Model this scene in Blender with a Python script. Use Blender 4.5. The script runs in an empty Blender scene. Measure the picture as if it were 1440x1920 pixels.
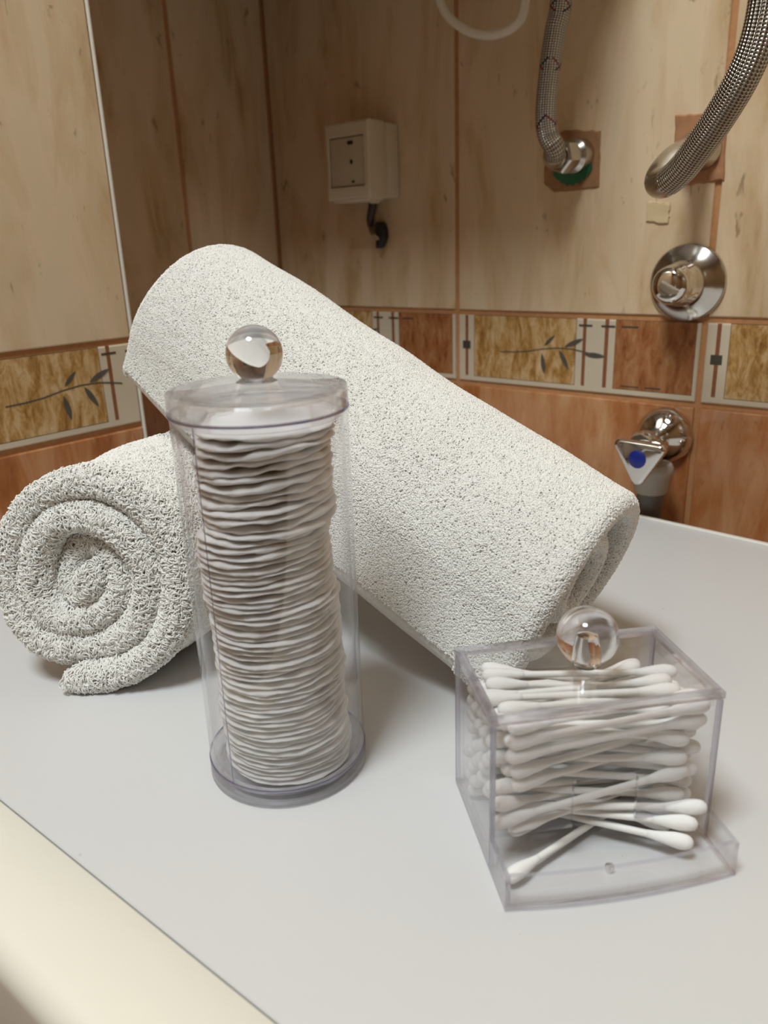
import bpy, math, random
import numpy as np
from mathutils import Matrix, Vector

SC = bpy.context.scene
COL = SC.collection
PI = math.pi

# ------------------------------------------------------------------ camera
CAM = np.array([0.23497, -0.19835, 0.22012])
RIGHT = np.array([0.761965, 0.646684, -0.034774])
UP = np.array([-0.183836, 0.267470, 0.945867])
FWD = np.array([-0.620978, 0.714325, -0.322687])
FPX = 1473.08                                   # focal length in pixels of the 1440x1920 frame
cd = bpy.data.cameras.new('camera')
cam = bpy.data.objects.new('camera', cd)
COL.objects.link(cam)
cam.matrix_world = Matrix(((RIGHT[0], UP[0], -FWD[0], CAM[0]), (RIGHT[1], UP[1], -FWD[1], CAM[1]),
                           (RIGHT[2], UP[2], -FWD[2], CAM[2]), (0, 0, 0, 1)))
cd.sensor_fit = 'VERTICAL'
cd.sensor_height = 36.0
cd.lens = FPX / 1920 * 36.0
cd.clip_start = 0.01
cd.dof.use_dof = True
cd.dof.focus_distance = 0.40
cd.dof.aperture_fstop = 11.0
SC.camera = cam

# ------------------------------------------------------------------ light, exposure
SC.view_settings.view_transform = 'Standard'
SC.view_settings.look = 'None'
SC.view_settings.exposure = 0.0
SC.view_settings.gamma = 1.0
SC.view_settings.use_curve_mapping = False
w = bpy.data.worlds.new('world')
SC.world = w
w.use_nodes = True
w.node_tree.nodes['Background'].inputs[0].default_value = (1.0, 0.93, 0.84, 1)
w.node_tree.nodes['Background'].inputs[1].default_value = 0.004


def area(name, loc, target, size, power, color):
    l = bpy.data.lights.new(name, 'AREA')
    l.shape = 'DISK'
    l.size = size
    l.energy = power
    l.color = color
    o = bpy.data.objects.new(name, l)
    COL.objects.link(o)
    o.location = loc
    o.rotation_euler = (Vector(target) - Vector(loc)).to_track_quat('-Z', 'Y').to_euler()
    return o


area('ceiling_light', (0.10, -0.60, 1.55), (0.0, 0.05, 0.0), 0.46, 22.0, (0.89, 0.975, 1.0))

# ------------------------------------------------------------------ helpers
def at(x, y, Y=None, X=None, Z=None):
    """the point where the line of sight through a pixel meets a plane of the room"""
    d = FWD + RIGHT * (x - 720) / FPX - UP * (y - 960) / FPX
    if Y is not None:
        t = (Y - CAM[1]) / d[1]
    elif X is not None:
        t = (X - CAM[0]) / d[0]
    else:
        t = (Z - CAM[2]) / d[2]
    return CAM + d * t


class MB:
    """collects vertices and faces of one mesh"""

    def __init__(s):
        s.v, s.f, s.m, s.uv = [], [], [], {}

    def add(s, vs, fs, mat=0, uvs=None):
        k = len(s.v)
        s.v += [tuple(map(float, p)) for p in vs]
        for i, f in enumerate(fs):
            if uvs is not None:
                s.uv[len(s.f)] = uvs[i]
            s.f.append(tuple(k + j for j in f))
            s.m.append(mat)
        return s

    def box(s, a, b, mat=0, bevel=0.0):
        x0, y0, z0 = a
        x1, y1, z1 = b
        if bevel <= 0:
            return s.add([(x0, y0, z0), (x1, y0, z0), (x1, y1, z0), (x0, y1, z0), (x0, y0, z1), (x1, y0, z1), (x1, y1, z1), (x0, y1, z1)],
                         [(0, 3, 2, 1), (4, 5, 6, 7), (0, 1, 5, 4), (1, 2, 6, 5), (2, 3, 7, 6), (3, 0, 4, 7)], mat)
        r = bevel
        pts = []
        for cx, cy, a0 in ((x1 - r, y1 - r, 0), (x0 + r, y1 - r, 90), (x0 + r, y0 + r, 180), (x1 - r, y0 + r, 270)):
            for k in range(4):
                t = math.radians(a0 + 30 * k)
                pts.append((cx, cy, math.cos(t), math.sin(t)))
        rings = []
        for z, q in ((z0, 0.0), (z0 + r * .3, r * .7), (z0 + r, r), (z1 - r, r), (z1 - r * .3, r * .7), (z1, 0.0)):
            rings.append([(px + c * q, py + sn * q, z) for px, py, c, sn in pts])
        return s.loft(rings, mat)

    def loft(s, rings, mat=0, caps=True, closed=True):
        n = len(rings[0])
        vs = [p for r in rings for p in r]
        fs = []
        for i in range(len(rings) - 1):
            for j in range(n if closed else n - 1):
                k = (j + 1) % n
                fs.append((i * n + j, i * n + k, (i + 1) * n + k, (i + 1) * n + j))
        if caps:
            fs.append(tuple(range(n))[::-1])
            fs.append(tuple((len(rings) - 1) * n + j for j in range(n)))
        return s.add(vs, fs, mat)

    def lathe(s, prof, n=48, mat=0, origin=(0, 0, 0), axis=(0, 0, 1), closed=False):
        """prof: list of (radius, height) along the axis"""
        ax = Vector(axis).normalized()
        e1 = ax.orthogonal().normalized()
        e2 = ax.cross(e1)
        o = Vector(origin)
        vs, idx = [], []
        for r, h in prof:
            if r < 1e-7:
                idx.append([len(vs)] * n)
                vs.append(o + ax * h)
            else:
                idx.append(list(range(len(vs), len(vs) + n)))
                for k in range(n):
                    t = 2 * PI * k / n
                    vs.append(o + ax * h + e1 * (r * math.cos(t)) + e2 * (r * math.sin(t)))
        fs = []
        m = len(prof)
        for i in range(m if closed else m - 1):
            a, b = idx[i], idx[(i + 1) % m]
            for k in range(n):
                q = (a[k], a[(k + 1) % n], b[(k + 1) % n], b[k])
                u = []
                for j in q:
                    if j not in u:
                        u.append(j)
                if len(u) > 2:
                    fs.append(tuple(u))
        return s.add(vs, fs, mat)

    def tube(s, path, rad, n=14, mat=0, caps=True, squash=None):
        P = [Vector(p) for p in path]
        m = len(P)
        R = [rad] * m if not hasattr(rad, '__len__') else list(rad)
        T = [(P[min(i + 1, m - 1)] - P[max(i - 1, 0)]).normalized() for i in range(m)]
        e = T[0].orthogonal().normalized()
        vs, ln, acc = [], [], 0.0
        for i in range(m):
            e = (e - T[i] * e.dot(T[i])).normalized()
            f = T[i].cross(e)
            if i:
                acc += (P[i] - P[i - 1]).length
            ln.append(acc)
            for k in range(n):
                t = 2 * PI * k / n
                vs.append(P[i] + (e * math.cos(t) + f * math.sin(t)) * R[i])
        fs, uv = [], []
        for i in range(m - 1):
            for k in range(n):
                k2 = (k + 1) % n
                fs.append((i * n + k, i * n + k2, (i + 1) * n + k2, (i + 1) * n + k))
                uv.append(((k / n, ln[i]), ((k + 1) / n, ln[i]), ((k + 1) / n, ln[i + 1]), (k / n, ln[i + 1])))
        if caps:
            fs.append(tuple(range(n))[::-1])
            uv.append(tuple((0, 0) for _ in range(n)))
            fs.append(tuple((m - 1) * n + j for j in range(n)))
            uv.append(tuple((0, 0) for _ in range(n)))
        return s.add(vs, fs, mat, uv)

    def mesh(s, name, mats, smooth=True, angle=40):
        me = bpy.data.meshes.new(name)
        me.from_pydata(s.v, [], s.f)
        if not isinstance(mats, (list, tuple)):
            mats = [mats]
        for m in mats:
            me.materials.append(m)
        me.polygons.foreach_set('material_index', s.m)
        if s.uv:
            ul = me.uv_layers.new(name='uv')
            for p in me.polygons:
                u = s.uv.get(p.index)
                if u:
                    for li, c in zip(p.loop_indices, u):
                        ul.data[li].uv = c
        me.update()
        if smooth:
            me.shade_smooth()
            me.set_sharp_from_angle(angle=math.radians(angle))
        return me

    def build(s, name, mats, parent=None, smooth=True, loc=None, angle=40):
        return link(name, s.mesh(name, mats, smooth, angle), parent, loc)


def link(name, data, parent=None, loc=None):
    o = bpy.data.objects.new(name, data)
    COL.objects.link(o)
    if parent is not None:
        o.parent = parent
    if loc is not None:
        o.location = loc
    return o


def tag(o, label=None, cat=None, group=None, kind=None):
    for k, v in (('label', label), ('category', cat), ('group', group), ('kind', kind)):
        if v:
            o[k] = v
    return o


def empty(name, loc, rz=0.0):
    o = bpy.data.objects.new(name, None)
    COL.objects.link(o)
    o.location = loc
    o.rotation_euler = (0, 0, rz)
    o.empty_display_size = 0.02
    return o


def spline(pts, n=8):
    """Catmull-Rom through the points"""
    P = [np.array(p, float) for p in pts]
    P = [2 * P[0] - P[1]] + P + [2 * P[-1] - P[-2]]
    out = []
    for i in range(1, len(P) - 2):
        for k in range(n):
            t = k / n
            out.append(.5 * (2 * P[i] + (P[i + 1] - P[i - 1]) * t + (2 * P[i - 1] - 5 * P[i] + 4 * P[i + 1] - P[i + 2]) * t * t
                             + (3 * P[i] - P[i - 1] - 3 * P[i + 1] + P[i + 2]) * t ** 3))
    out.append(P[-2])
    return out


# ------------------------------------------------------------------ materials
class NT:
    def __init__(s, name):
        s.mat = bpy.data.materials.new(name)
        s.mat.use_nodes = True
        s.t = s.mat.node_tree
        s.t.nodes.clear()
        s.out = s.n('ShaderNodeOutputMaterial')

    def n(s, typ, inputs=None, **props):
        nd = s.t.nodes.new(typ)
        for k, v in props.items():
            setattr(nd, k, v)
        for k, v in (inputs or {}).items():
            if isinstance(v, bpy.types.NodeSocket):
                s.t.links.new(v, nd.inputs[k])
            else:
                nd.inputs[k].default_value = v
        return nd

    def math(s, op, a, b=0.0, c=0.0, clamp=False):
        return s.n('ShaderNodeMath', {0: a, 1: b, 2: c}, operation=op, use_clamp=clamp).outputs[0]

    def ramp(s, fac, stops):
        nd = s.n('ShaderNodeValToRGB', {0: fac})
        cr = nd.color_ramp
        while len(cr.elements) < len(stops):
            cr.elements.new(0.5)
        for e, (p, c) in zip(cr.elements, stops):
            e.position = p
            e.color = (*c, 1)
        return nd.outputs[0]

    def mixc(s, fac, a, b, blend='MIX'):
        nd = s.n('ShaderNodeMix', data_type='RGBA', blend_type=blend)
        for k, v in ((0, fac), (6, a), (7, b)):
            if isinstance(v, bpy.types.NodeSocket):
                s.t.links.new(v, nd.inputs[k])
            else:
                nd.inputs[k].default_value = v if k == 0 else (*v, 1)
        return nd.outputs[2]

    def noise(s, vec, scale, detail=4.0, rough=.55, dist=0.0):
        return s.n('ShaderNodeTexNoise', {'Vector': vec, 'Scale': scale, 'Detail': detail, 'Roughness': rough, 'Distortion': dist}).outputs[0]

    def bump(s, h, strength, dist):
        return s.n('ShaderNodeBump', {'Height': h, 'Strength': strength, 'Distance': dist}).outputs[0]

    def coord(s, scale=(1, 1, 1), rand=True):
        tc = s.n('ShaderNodeTexCoord').outputs['Object']
        v = tc
        if rand:
            oi = s.n('ShaderNodeObjectInfo').outputs['Random']
            r = s.math('MULTIPLY', oi, 37.0)
            v = s.n('ShaderNodeVectorMath', {0: tc, 1: s.n('ShaderNodeCombineXYZ', {0: r, 1: r, 2: r}).outputs[0]}, operation='ADD').outputs[0]
        return s.n('ShaderNodeMapping', {'Vector': v, 'Scale': scale}).outputs[0]

    def surface(s, base, rough=.5, metal=0.0, normal=None, spec=.5, coat=0.0, **extra):
        ins = {'Base Color': base if isinstance(base, bpy.types.NodeSocket) else (*base, 1), 'Roughness': rough, 'Metallic': metal,
               'Specular IOR Level': spec, 'Coat Weight': coat}
        if normal is not None:
            ins['Normal'] = normal
        ins.update(extra)
        b = s.n('ShaderNodeBsdfPrincipled', ins)
        s.t.links.new(b.outputs[0], s.out.inputs[0])
        return s.mat

    def set(s, shader):
        s.t.links.new(shader, s.out.inputs[0])
        return s.mat


def plain(name, col, rough=.5, metal=0.0, spec=.5, scale=60, amt=.06, bump=.0):
    t = NT(name)
    f = t.noise(t.coord(), scale, 3)
    c = t.mixc(f, tuple(x * (1 - amt) for x in col), tuple(min(1, x * (1 + amt)) for x in col))
    return t.surface(c, rough, metal, t.bump(f, bump, .001) if bump else None, spec)


def tile_material(name, stops, rough, streak=(24, 24, 6.5), pits=True):
    t = NT(name)
    v = t.coord(streak)
    f = t.noise(v, 1.0, 5, .6, .6)
    c = t.ramp(f, stops)
    fine = t.noise(t.coord((60, 60, 14)), 1.0, 4, .65, 1.2)
    c = t.mixc(t.math('MULTIPLY', t.ramp(fine, [(.42, (0, 0, 0)), (.62, (1, 1, 1))]), .42), c, stops[-1][1])
    if pits:
        p = t.noise(t.coord((95, 95, 42)), 1.0, 3, .6, .4)
        pm = t.ramp(p, [(.66, (0, 0, 0)), (.74, (1, 1, 1))])
        c = t.mixc(t.math('MULTIPLY', pm, .6), c, tuple(x * .45 for x in stops[0][1]))
    b = t.bump(t.noise(t.coord((60, 60, 40)), 1.0, 3), .08, .001)
    return t.surface(c, rough, 0, b, .5)


M = {}
M['tile_upper'] = tile_material('cream_marbled_tile', [(.26, (.44, .265, .115)), (.42, (.64, .45, .265)), (.57, (.76, .575, .39)), (.74, (.70, .57, .38))], .22)
M['tile_lower'] = tile_material('rust_marbled_tile', [(.30, (.30, .090, .024)), (.44, (.45, .165, .054)), (.57, (.53, .235, .092)), (.72, (.66, .38, .20))], .22)
M['tile_plain'] = tile_material('beige_tile', [(.3, (.20, .12, .055)), (.7, (.27, .17, .08))], .3, pits=False)
M['grout'] = plain('orange_brown_grout', (.52, .25, .105), .9, scale=300, amt=.25)
M['cream'] = plain('cream_glaze', (.66, .56, .42), .2)
t = NT('tan_printed_panel')
f = t.noise(t.coord((120, 120, 42)), 1.0, 6, .72, .5)
M['tan'] = t.surface(t.ramp(f, [(.3, (.22, .08, .015)), (.44, (.44, .24, .07)), (.54, (.61, .39, .18)), (.70, (.72, .54, .33))]), .22)
t = NT('rust_printed_panel')
f = t.noise(t.coord((120, 120, 40)), 1.0, 6, .72, .5)
M['rust'] = t.surface(t.ramp(f, [(.3, (.13, .04, .012)), (.45, (.33, .12, .04)), (.58, (.42, .19, .08)), (.75, (.50, .30, .15))]), .22)
M['bar'] = plain('brown_print', (.27, .10, .045), .25, scale=200, amt=.3)
M['ink'] = plain('dark_grey_green_print', (.075, .066, .05), .25)
M['leaf'] = plain('grey_leaf_print', (.10, .092, .072), .25, scale=150, amt=.3)
M['trim'] = plain('white_edge_trim', (.74, .68, .58), .35)
t = NT('white_laminate')
f = t.noise(t.coord((1, 1, 1)), 420, 2)
sp = t.ramp(t.noise(t.coord((1, 1, 1)), 190, 1), [(.80, (0, 0, 0)), (.83, (1, 1, 1))])
c = t.mixc(t.math('MULTIPLY', sp, .5), (.69, .685, .685), (.28, .26, .23))
M['laminate'] = t.surface(c, .33, 0, t.bump(f, .04, .0005), .45)
M['strip'] = plain('cream_enamel', (.87, .835, .73), .22, scale=8, amt=.02)
M['edge_band'] = plain('white_edge_band', (.82, .80, .74), .3, scale=8, amt=.02)
M['machine'] = plain('white_enamel', (.75, .73, .68), .3, scale=8, amt=.02)
M['floor'] = plain('floor_tile', (.45, .33, .24), .4, scale=10, amt=.2)
M['ceiling'] = plain('ceiling_paint', (.62, .56, .48), .8, scale=10, amt=.02)
t = NT('terry_cotton')
f = t.noise(t.coord((1, 1, 1)), 700, 3)
M['terry'] = t.surface((.86, .845, .80), .95, 0, t.bump(f, .5, .0015), .1, **{'Sheen Weight': .25, 'Sheen Roughness': .5})
t = NT('terry_loops')
rn = t.n('ShaderNodeHairInfo').outputs['Random']
M['loops'] = t.surface(t.mixc(rn, (.83, .815, .775), (.90, .885, .85)), .9, 0, None, .1)
t = NT('cotton_wool')
f = t.noise(t.coord((1, 1, 1)), 500, 4, .6)
c = t.mixc(f, (.90, .875, .845), (.95, .93, .905))
M['cotton'] = t.surface(c, .95, 0, t.bump(f, .35, .0008), .1, **{'Subsurface Weight': .6, 'Subsurface Radius': (.0035, .0033, .003), 'Subsurface Scale': 1.0})
M['paper'] = plain('paper_stick', (.90, .88, .84), .6, scale=300, amt=.02)
M['chrome'] = plain('chrome', (.72, .70, .67), .07, 1.0, scale=30, amt=.03)
M['chrome_soft'] = plain('worn_chrome', (.62, .59, .55), .16, 1.0, scale=40, amt=.05)
M['steel'] = plain('dull_steel', (.55, .52, .47), .25, 1.0, scale=60, amt=.12)
M['ivory'] = plain('ivory_plastic', (.70, .60, .45), .4, scale=20, amt=.03)
M['ivory_dull'] = plain('grey_ivory_plastic', (.62, .54, .40), .3, scale=20, amt=.06)
M['dark'] = plain('black_rubber', (.012, .010, .009), .5)
M['cable'] = plain('brown_cable', (.05, .026, .018), .5)
M['copper_end'] = plain('bared_cable', (.40, .31, .20), .5, scale=200, amt=.3)
M['plaster'] = plain('brown_plaster', (.36, .185, .085), .9, scale=160, amt=.35, bump=.6)
M['plaster_dark'] = plain('orange_plaster', (.42, .20, .095), .9, scale=120, amt=.3, bump=.6)
M['smear'] = plain('pale_yellow_smear', (.66, .50, .29), .7, scale=150, amt=.12)
M['green'] = plain('green_plastic', (.012, .13, .055), .45, scale=200, amt=.3)
M['blue'] = plain('blue_cap', (.008, .02, .22), .35)
M['grey_plastic'] = plain('grey_plastic', (.42, .37, .31), .5)
M['grey_dark'] = plain('dark_grey_plastic', (.16, .145, .13), .5)
M['white_tube'] = plain('milky_tube', (.80, .74, .64), .3)
M['reflection_stud'] = plain('pale_stud', (.60, .52, .42), .3)


def braid(name, marks):
    t = NT(name)
    uv = t.n('ShaderNodeUVMap', uv_map='uv').outputs[0]
    sx = t.n('ShaderNodeSeparateXYZ', {0: uv})
    u, v = sx.outputs[0], sx.outputs[1]
    a = t.math('ADD', t.math('MULTIPLY', u, 12.0), t.math('MULTIPLY', v, 300.0))
    b = t.math('SUBTRACT', t.math('MULTIPLY', u, 12.0), t.math('MULTIPLY', v, 300.0))
    sa = t.math('SINE', t.math('MULTIPLY', a, 2 * PI))
    sb = t.math('SINE', t.math('MULTIPLY', b, 2 * PI))
    h = t.math('MULTIPLY', sa, sb)
    hh = t.math('MULTIPLY_ADD', h, .5, .5)
    c = t.ramp(hh, [(.12, (.12, .105, .088)), (.5, (.40, .365, .32)), (.88, (.66, .615, .55))])
    metal = 1.0
    if marks:
        seg = t.math('FRACT', t.math('MULTIPLY', v, 26.0))
        on = t.math('LESS_THAN', seg, .22)
        st = t.math('FRACT', t.math('MULTIPLY', a, .25))
        red = t.math('MULTIPLY', on, t.math('LESS_THAN', st, .13))
        st2 = t.math('FRACT', t.math('MULTIPLY', b, .25))
        blu = t.math('MULTIPLY', on, t.math('LESS_THAN', st2, .13))
        c = t.mixc(red, c, (.25, .02, .012))
        c = t.mixc(blu, c, (.012, .016, .035))
        metal = t.math('SUBTRACT', 1.0, t.math('MAXIMUM', red, blu))
    return t.surface(c, .26, metal, t.bump(hh, .9, .0012), .5)


M['braid_marked'] = braid('marked_steel_braid', True)
M['braid'] = braid('steel_braid', False)


def thin_acrylic(name, tint, edge_tint, rough=.015):
    """a sheet of clear acrylic: looks through, mirrors and absorbs more at grazing angles"""
    t = NT(name)
    fc = t.n('ShaderNodeLayerWeight', {'Blend': .5}).outputs['Facing']
    p5 = t.math('POWER', fc, 5.0)
    fr = t.math('MULTIPLY_ADD', p5, .80, .042, clamp=True)
    col = t.mixc(t.math('POWER', fc, 3.0), tint, edge_tint)
    tr = t.n('ShaderNodeBsdfTransparent', {'Color': col}).outputs[0]
    gl = t.n('ShaderNodeBsdfGlossy', {'Color': (1, 1, 1, 1), 'Roughness': rough}).outputs[0]
    return t.set(t.n('ShaderNodeMixShader', {0: fr, 1: tr, 2: gl}).outputs[0])


M['acrylic'] = thin_acrylic('clear_acrylic', (.988, .987, .989), (.84, .83, .85))
t = NT('acrylic_solid')
M['glass'] = t.set(t.n('ShaderNodeBsdfGlass', {'Color': (.985, .983, .99, 1), 'Roughness': .0, 'IOR': 1.49}).outputs[0])
t = NT('acrylic_edge')
M['edge'] = t.set(t.n('ShaderNodeMixShader', {0: .40, 1: t.n('ShaderNodeBsdfTransparent', {'Color': (.86, .85, .885, 1)}).outputs[0],
                  2: t.n('ShaderNodeBsdfGlass', {'Color': (.93, .925, .955, 1), 'Roughness': .05, 'IOR': 1.49}).outputs[0]}).outputs[0])
t = NT('acrylic_rim')
M['rim'] = t.set(t.n('ShaderNodeMixShader', {0: .45, 1: t.n('ShaderNodeBsdfTransparent', {'Color': (.92, .915, .935, 1)}).outputs[0],
                 2: t.n('ShaderNodeBsdfGlass', {'Color': (.96, .955, .97, 1), 'Roughness': .0, 'IOR': 1.49}).outputs[0]}).outputs[0])
t = NT('acrylic_foot')
M['foot'] = t.set(t.n('ShaderNodeMixShader', {0: .5, 1: t.n('ShaderNodeBsdfTransparent', {'Color': (.965, .962, .97, 1)}).outputs[0],
                  2: t.n('ShaderNodeBsdfGlass', {'Color': (.975, .972, .98, 1), 'Roughness': .0, 'IOR': 1.49}).outputs[0]}).outputs[0])
t = NT('acrylic_lilac_seam')
M['lilac'] = t.set(t.n('ShaderNodeMixShader', {0: .35, 1: t.n('ShaderNodeBsdfTransparent', {'Color': (.62, .61, .72, 1)}).outputs[0],
                   2: t.n('ShaderNodeBsdfGlossy', {'Color': (.7, .68, .8, 1), 'Roughness': .1}).outputs[0]}).outputs[0])

SC.cycles.transparent_max_bounces = 32
SC.cycles.max_bounces = 14
SC.cycles.transmission_bounces = 14
try:
    SC.cycles_curves.shape = 'THICK'
except Exception:
    pass

# ------------------------------------------------------------------ the room
K = 1.22                                         # real size of the room against the fitted one
D = -.19835 + .5434 * K                          # back wall plane, y
XL = .235 - .4772 * K                            # face of the projecting left wall, x
YB = -.19835 + .2981 * K                         # its outer corner
XC = .235 - .593 * K                             # side wall of the recess
X0 = .235 - .384 * K                             # a joint of the back wall
TW = .2 * K                                      # tile width
ZT = .2201 - .0547 * K                           # decorative row, top and bottom
ZB = .2201 - .1118 * K
TH = .30 * K                                     # tall tile height
GR = .0048                                       # joint
FLOOR_Z, CEIL_Z = -.86, 1.62
YF, XR = -1.45, 1.25                             # walls behind and to the right of the camera
KM = TW / .222                                   # scale of the printed decoration


def structure(o):
    o['kind'] = 'structure'
    return o


def slab(name, a, b, mat):
    return structure(MB().box(a, b).build(name, M[mat], smooth=False))


floor = slab('floor', (XC - .1, YF - .1, FLOOR_Z - .1), (XR + .1, D + .1, FLOOR_Z), 'floor')
ceiling = slab('ceiling', (XC - .1, YF - .1, CEIL_Z), (XR + .1, D + .1, CEIL_Z + .1), 'ceiling')
wall_back = slab('wall_back', (XC - .1, D, FLOOR_Z), (XR + .1, D + .1, CEIL_Z), 'grout')
wall_niche = slab('wall_niche', (XC - .1, YB, FLOOR_Z), (XC, D, CEIL_Z), 'grout')
wall_left = slab('wall_left', (XC - .1, YF - .1, FLOOR_Z), (XL, YB, CEIL_Z), 'grout')
wall_front = slab('wall_front', (XL, YF - .1, FLOOR_Z), (XR + .1, YF, CEIL_Z), 'tile_plain')
wall_right = slab('wall_right', (XR, YF, FLOOR_Z), (XR + .1, D, CEIL_Z), 'tile_plain')

_tiles = {}


def tile_mesh(kind, wd, ht, mat):
    """a glazed tile in its own frame: x along, y out of the wall (0 = wall), z up; proud of the joint by 2 mm"""
    key = (kind, round(wd, 4), round(ht, 4))
    if key not in _tiles:
        p, e = .002, .0011
        m = MB()
        r0 = [(0, 0, 0), (wd, 0, 0), (wd, 0, ht), (0, 0, ht)]
        r1 = [(0, -p + e, 0), (wd, -p + e, 0), (wd, -p + e, ht), (0, -p + e, ht)]
        q = e * .35
        r2 = [(q, -p + q, q), (wd - q, -p + q, q), (wd - q, -p + q, ht - q), (q, -p + q, ht - q)]
        r3 = [(e, -p, e), (wd - e, -p, e), (wd - e, -p, ht - e), (e, -p, ht - e)]
        m.loft([r0, r1, r2, r3])
        _tiles[key] = m.mesh(kind, M[mat], smooth=False)
    return _tiles[key]


def rect_print(m, u0, v0, u1, v1, lay, mat, rnd=0.0):
    y = -.002 - .00007 * lay
    ys = -.0019
    a = [(u0, v0), (u1, v0), (u1, v1), (u0, v1)]
    m.loft([[(u, ys, v) for u, v in a], [(u, y, v) for u, v in a]], mat)


def leaf_print(m, u, v, ln, ang, lay, mat, wd=.24):
    c, s = math.cos(math.radians(ang)), math.sin(math.radians(ang))
    pts = []
    for k in range(12):
        t = k / 6.0
        x = (t if t <= 1 else 2 - t) - .5
        y = wd * math.sin(PI * (x + .5)) ** .8 * (.5 if t <= 1 else -.5) * (1.0 if x < 0 else .92)
        pts.append((u + ln * (x * c - y * s), v + ln * (x * s + y * c)))
    y0, y1 = -.0019, -.002 - .00007 * lay
    m.loft([[(p[0], y0, p[1]) for p in pts], [(p[0], y1, p[1]) for p in pts]], mat)


def motif_mesh(umax):
    """the print of a decorative tile: frame lines, two rusty panels, bars with cross pieces and a leafy twig"""
    m = MB()
    k = KM
    lim = umax / k

    def rc(u0, v0, u1, v1, lay, mat):
        if u0 < lim:
            rect_print(m, u0 * k, v0 * k, min(u1, lim) * k, v1 * k, lay, mat)

    rc(.0095, .0050, .0125, .0588, 1, 2)
    rc(.0066, .0290, .0150, .0362, 2, 3)
    rc(.0188, .0046, .1195, .0592, 1, 3)
    rc(.0192, .0050, .1191, .0588, 2, 0)
    rc(.1253, .0048, .1283, .0592, 1, 2)
    rc(.1443, .0048, .1476, .0592, 1, 2)
    rc(.1215, .0527, .1333, .0545, 2, 3)
    rc(.1410, .0527, .1528, .0545, 2, 3)
    rc(.1533, .0046, .2170, .0592, 1, 3)
    rc(.1537, .0050, .2166, .0588, 2, 1)
    rc(.1580, .0530, .1720, .0545, 3, 3)
    rc(.1600, .0068, .1755, .0078, 3, 3)
    rc(.1800, .0068, .1930, .0080, 3, 3)
    stem = [(.047, .0283), (.060, .0287), (.074, .0300), (.088, .0327), (.102, .0343), (.116, .0342), (.127, .0325), (.135, .0309)]
    for (a, b), (c, d) in zip(stem, stem[1:]):
        if c < lim:
            hw = .00055
            pts = [(a * k, (b - hw) * k), (c * k, (d - hw) * k), (c * k, (d + hw) * k), (a * k, (b + hw) * k)]
            m.loft([[(p[0], -.0019, p[1]) for p in pts], [(p[0], -.00227, p[1]) for p in pts]], 4)
    for u, v, ln, an in ((.0950, .0400, .0138, 44), (.1175, .0392, .0185, 24), (.0897, .0205, .0180, 100), (.1090, .0250, .0185, -60), (.1365, .0302, .0190, -3)):
        if u + ln * .4 < lim:
            leaf_print(m, u * k, v * k, ln * k, an, 5, 4)
    return m.mesh('printed_motif', [M['tan'], M['rust'], M['bar'], M['ink'], M['leaf']], smooth=False)


motif_full = motif_mesh(1.0)


def lay_tiles(wall, origin, rz, cols, full_from=None):
    """cols: (start, end, offset of the print in the tile); the tile frame stands at origin, turned by rz"""
    ca, sa = math.cos(rz), math.sin(rz)
    rows = [(ZB - TH, ZB, 'tile_lower'), (ZB - 2 * TH, ZB - TH, 'tile_lower'), (ZB, ZT, 'cream'), (ZT, ZT + TH, 'tile_upper'),
            (ZT + TH, ZT + 2 * TH, 'tile_upper'), (ZT + 2 * TH, ZT + 3 * TH, 'tile_upper'), (ZT + 3 * TH, CEIL_Z, 'tile_upper')]
    for u0, u1 in cols:
        for z0, z1, mat in rows:
            kind = 'border_tile' if mat == 'cream' else 'tile'
            wd, ht = u1 - u0 - GR, z1 - z0 - GR
            o = link(kind, tile_mesh(mat, wd, ht, mat), wall)
            o.location = (origin[0] + ca * (u0 + GR / 2), origin[1] + sa * (u0 + GR / 2), z0 + GR / 2)
            o.rotation_euler = (0, 0, rz)
            if mat == 'cream':
                full = abs((u1 - u0) - TW) < .002 or (u1 - u0) > TW
                mo = link('printed_motif', motif_full if full else motif_mesh(u1 - u0 - GR - .001), o)
                mo.location = (-GR / 2 + max(0, (u1 - u0 - TW)), 0, -GR / 2 * 0)


lay_tiles(wall_back, (0, D, 0), 0.0, [(XC + .001, X0), (X0, X0 + TW), (X0 + TW, X0 + 2 * TW), (X0 + 2 * TW, X0 + 3 * TW), (X0 + 3 * TW, X0 + 4 * TW)])
YG = at(338, 300, X=XC)[1]                        # the joint on the recess side wall
lay_tiles(wall_niche, (XC, 0, 0), PI / 2, [(YG, D - .003), (YB, YG)])
YT = at(205, 700, X=XL)[1] - .1268 * KM           # left edge of the last, cut column of the left wall
lay_tiles(wall_left, (XL, 0, 0), PI / 2, [(YT - k * TW, YT - (k - 1) * TW) for k in (4, 3, 2, 1)] + [(YT, YB - .0002)])

m = MB()
ring = [(XL - .002, YB - .0018), (XL + .0005, YB - .0020), (XL + .0020, YB - .0016), (XL + .0025, YB - .0004), (XL + .0021, YB + .0008), (XL + .0008, YB + .0014), (XL - .002, YB + .0014)]
m.loft([[(x, y, FLOOR_Z) for x, y in ring], [(x, y, CEIL_Z) for x, y in ring]])
trim = structure(m.build('trim_1', M['trim'], angle=60))

# ------------------------------------------------------------------ the worktop
fa, fb = at(0, 1500, Z=0), at(520, 1920, Z=0)
fdir = (fb - fa) / np.linalg.norm(fb - fa)
ba, bb = at(1215, 975, Z=0), at(1440, 1025, Z=0)
bdir = (bb - ba) / np.linalg.norm(bb - ba)
XW0, XW1 = XL + .006, .62


def on_line(a, d, x):
    return np.array(a) + np.array(d) * (x - a[0]) / d[0]


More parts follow.
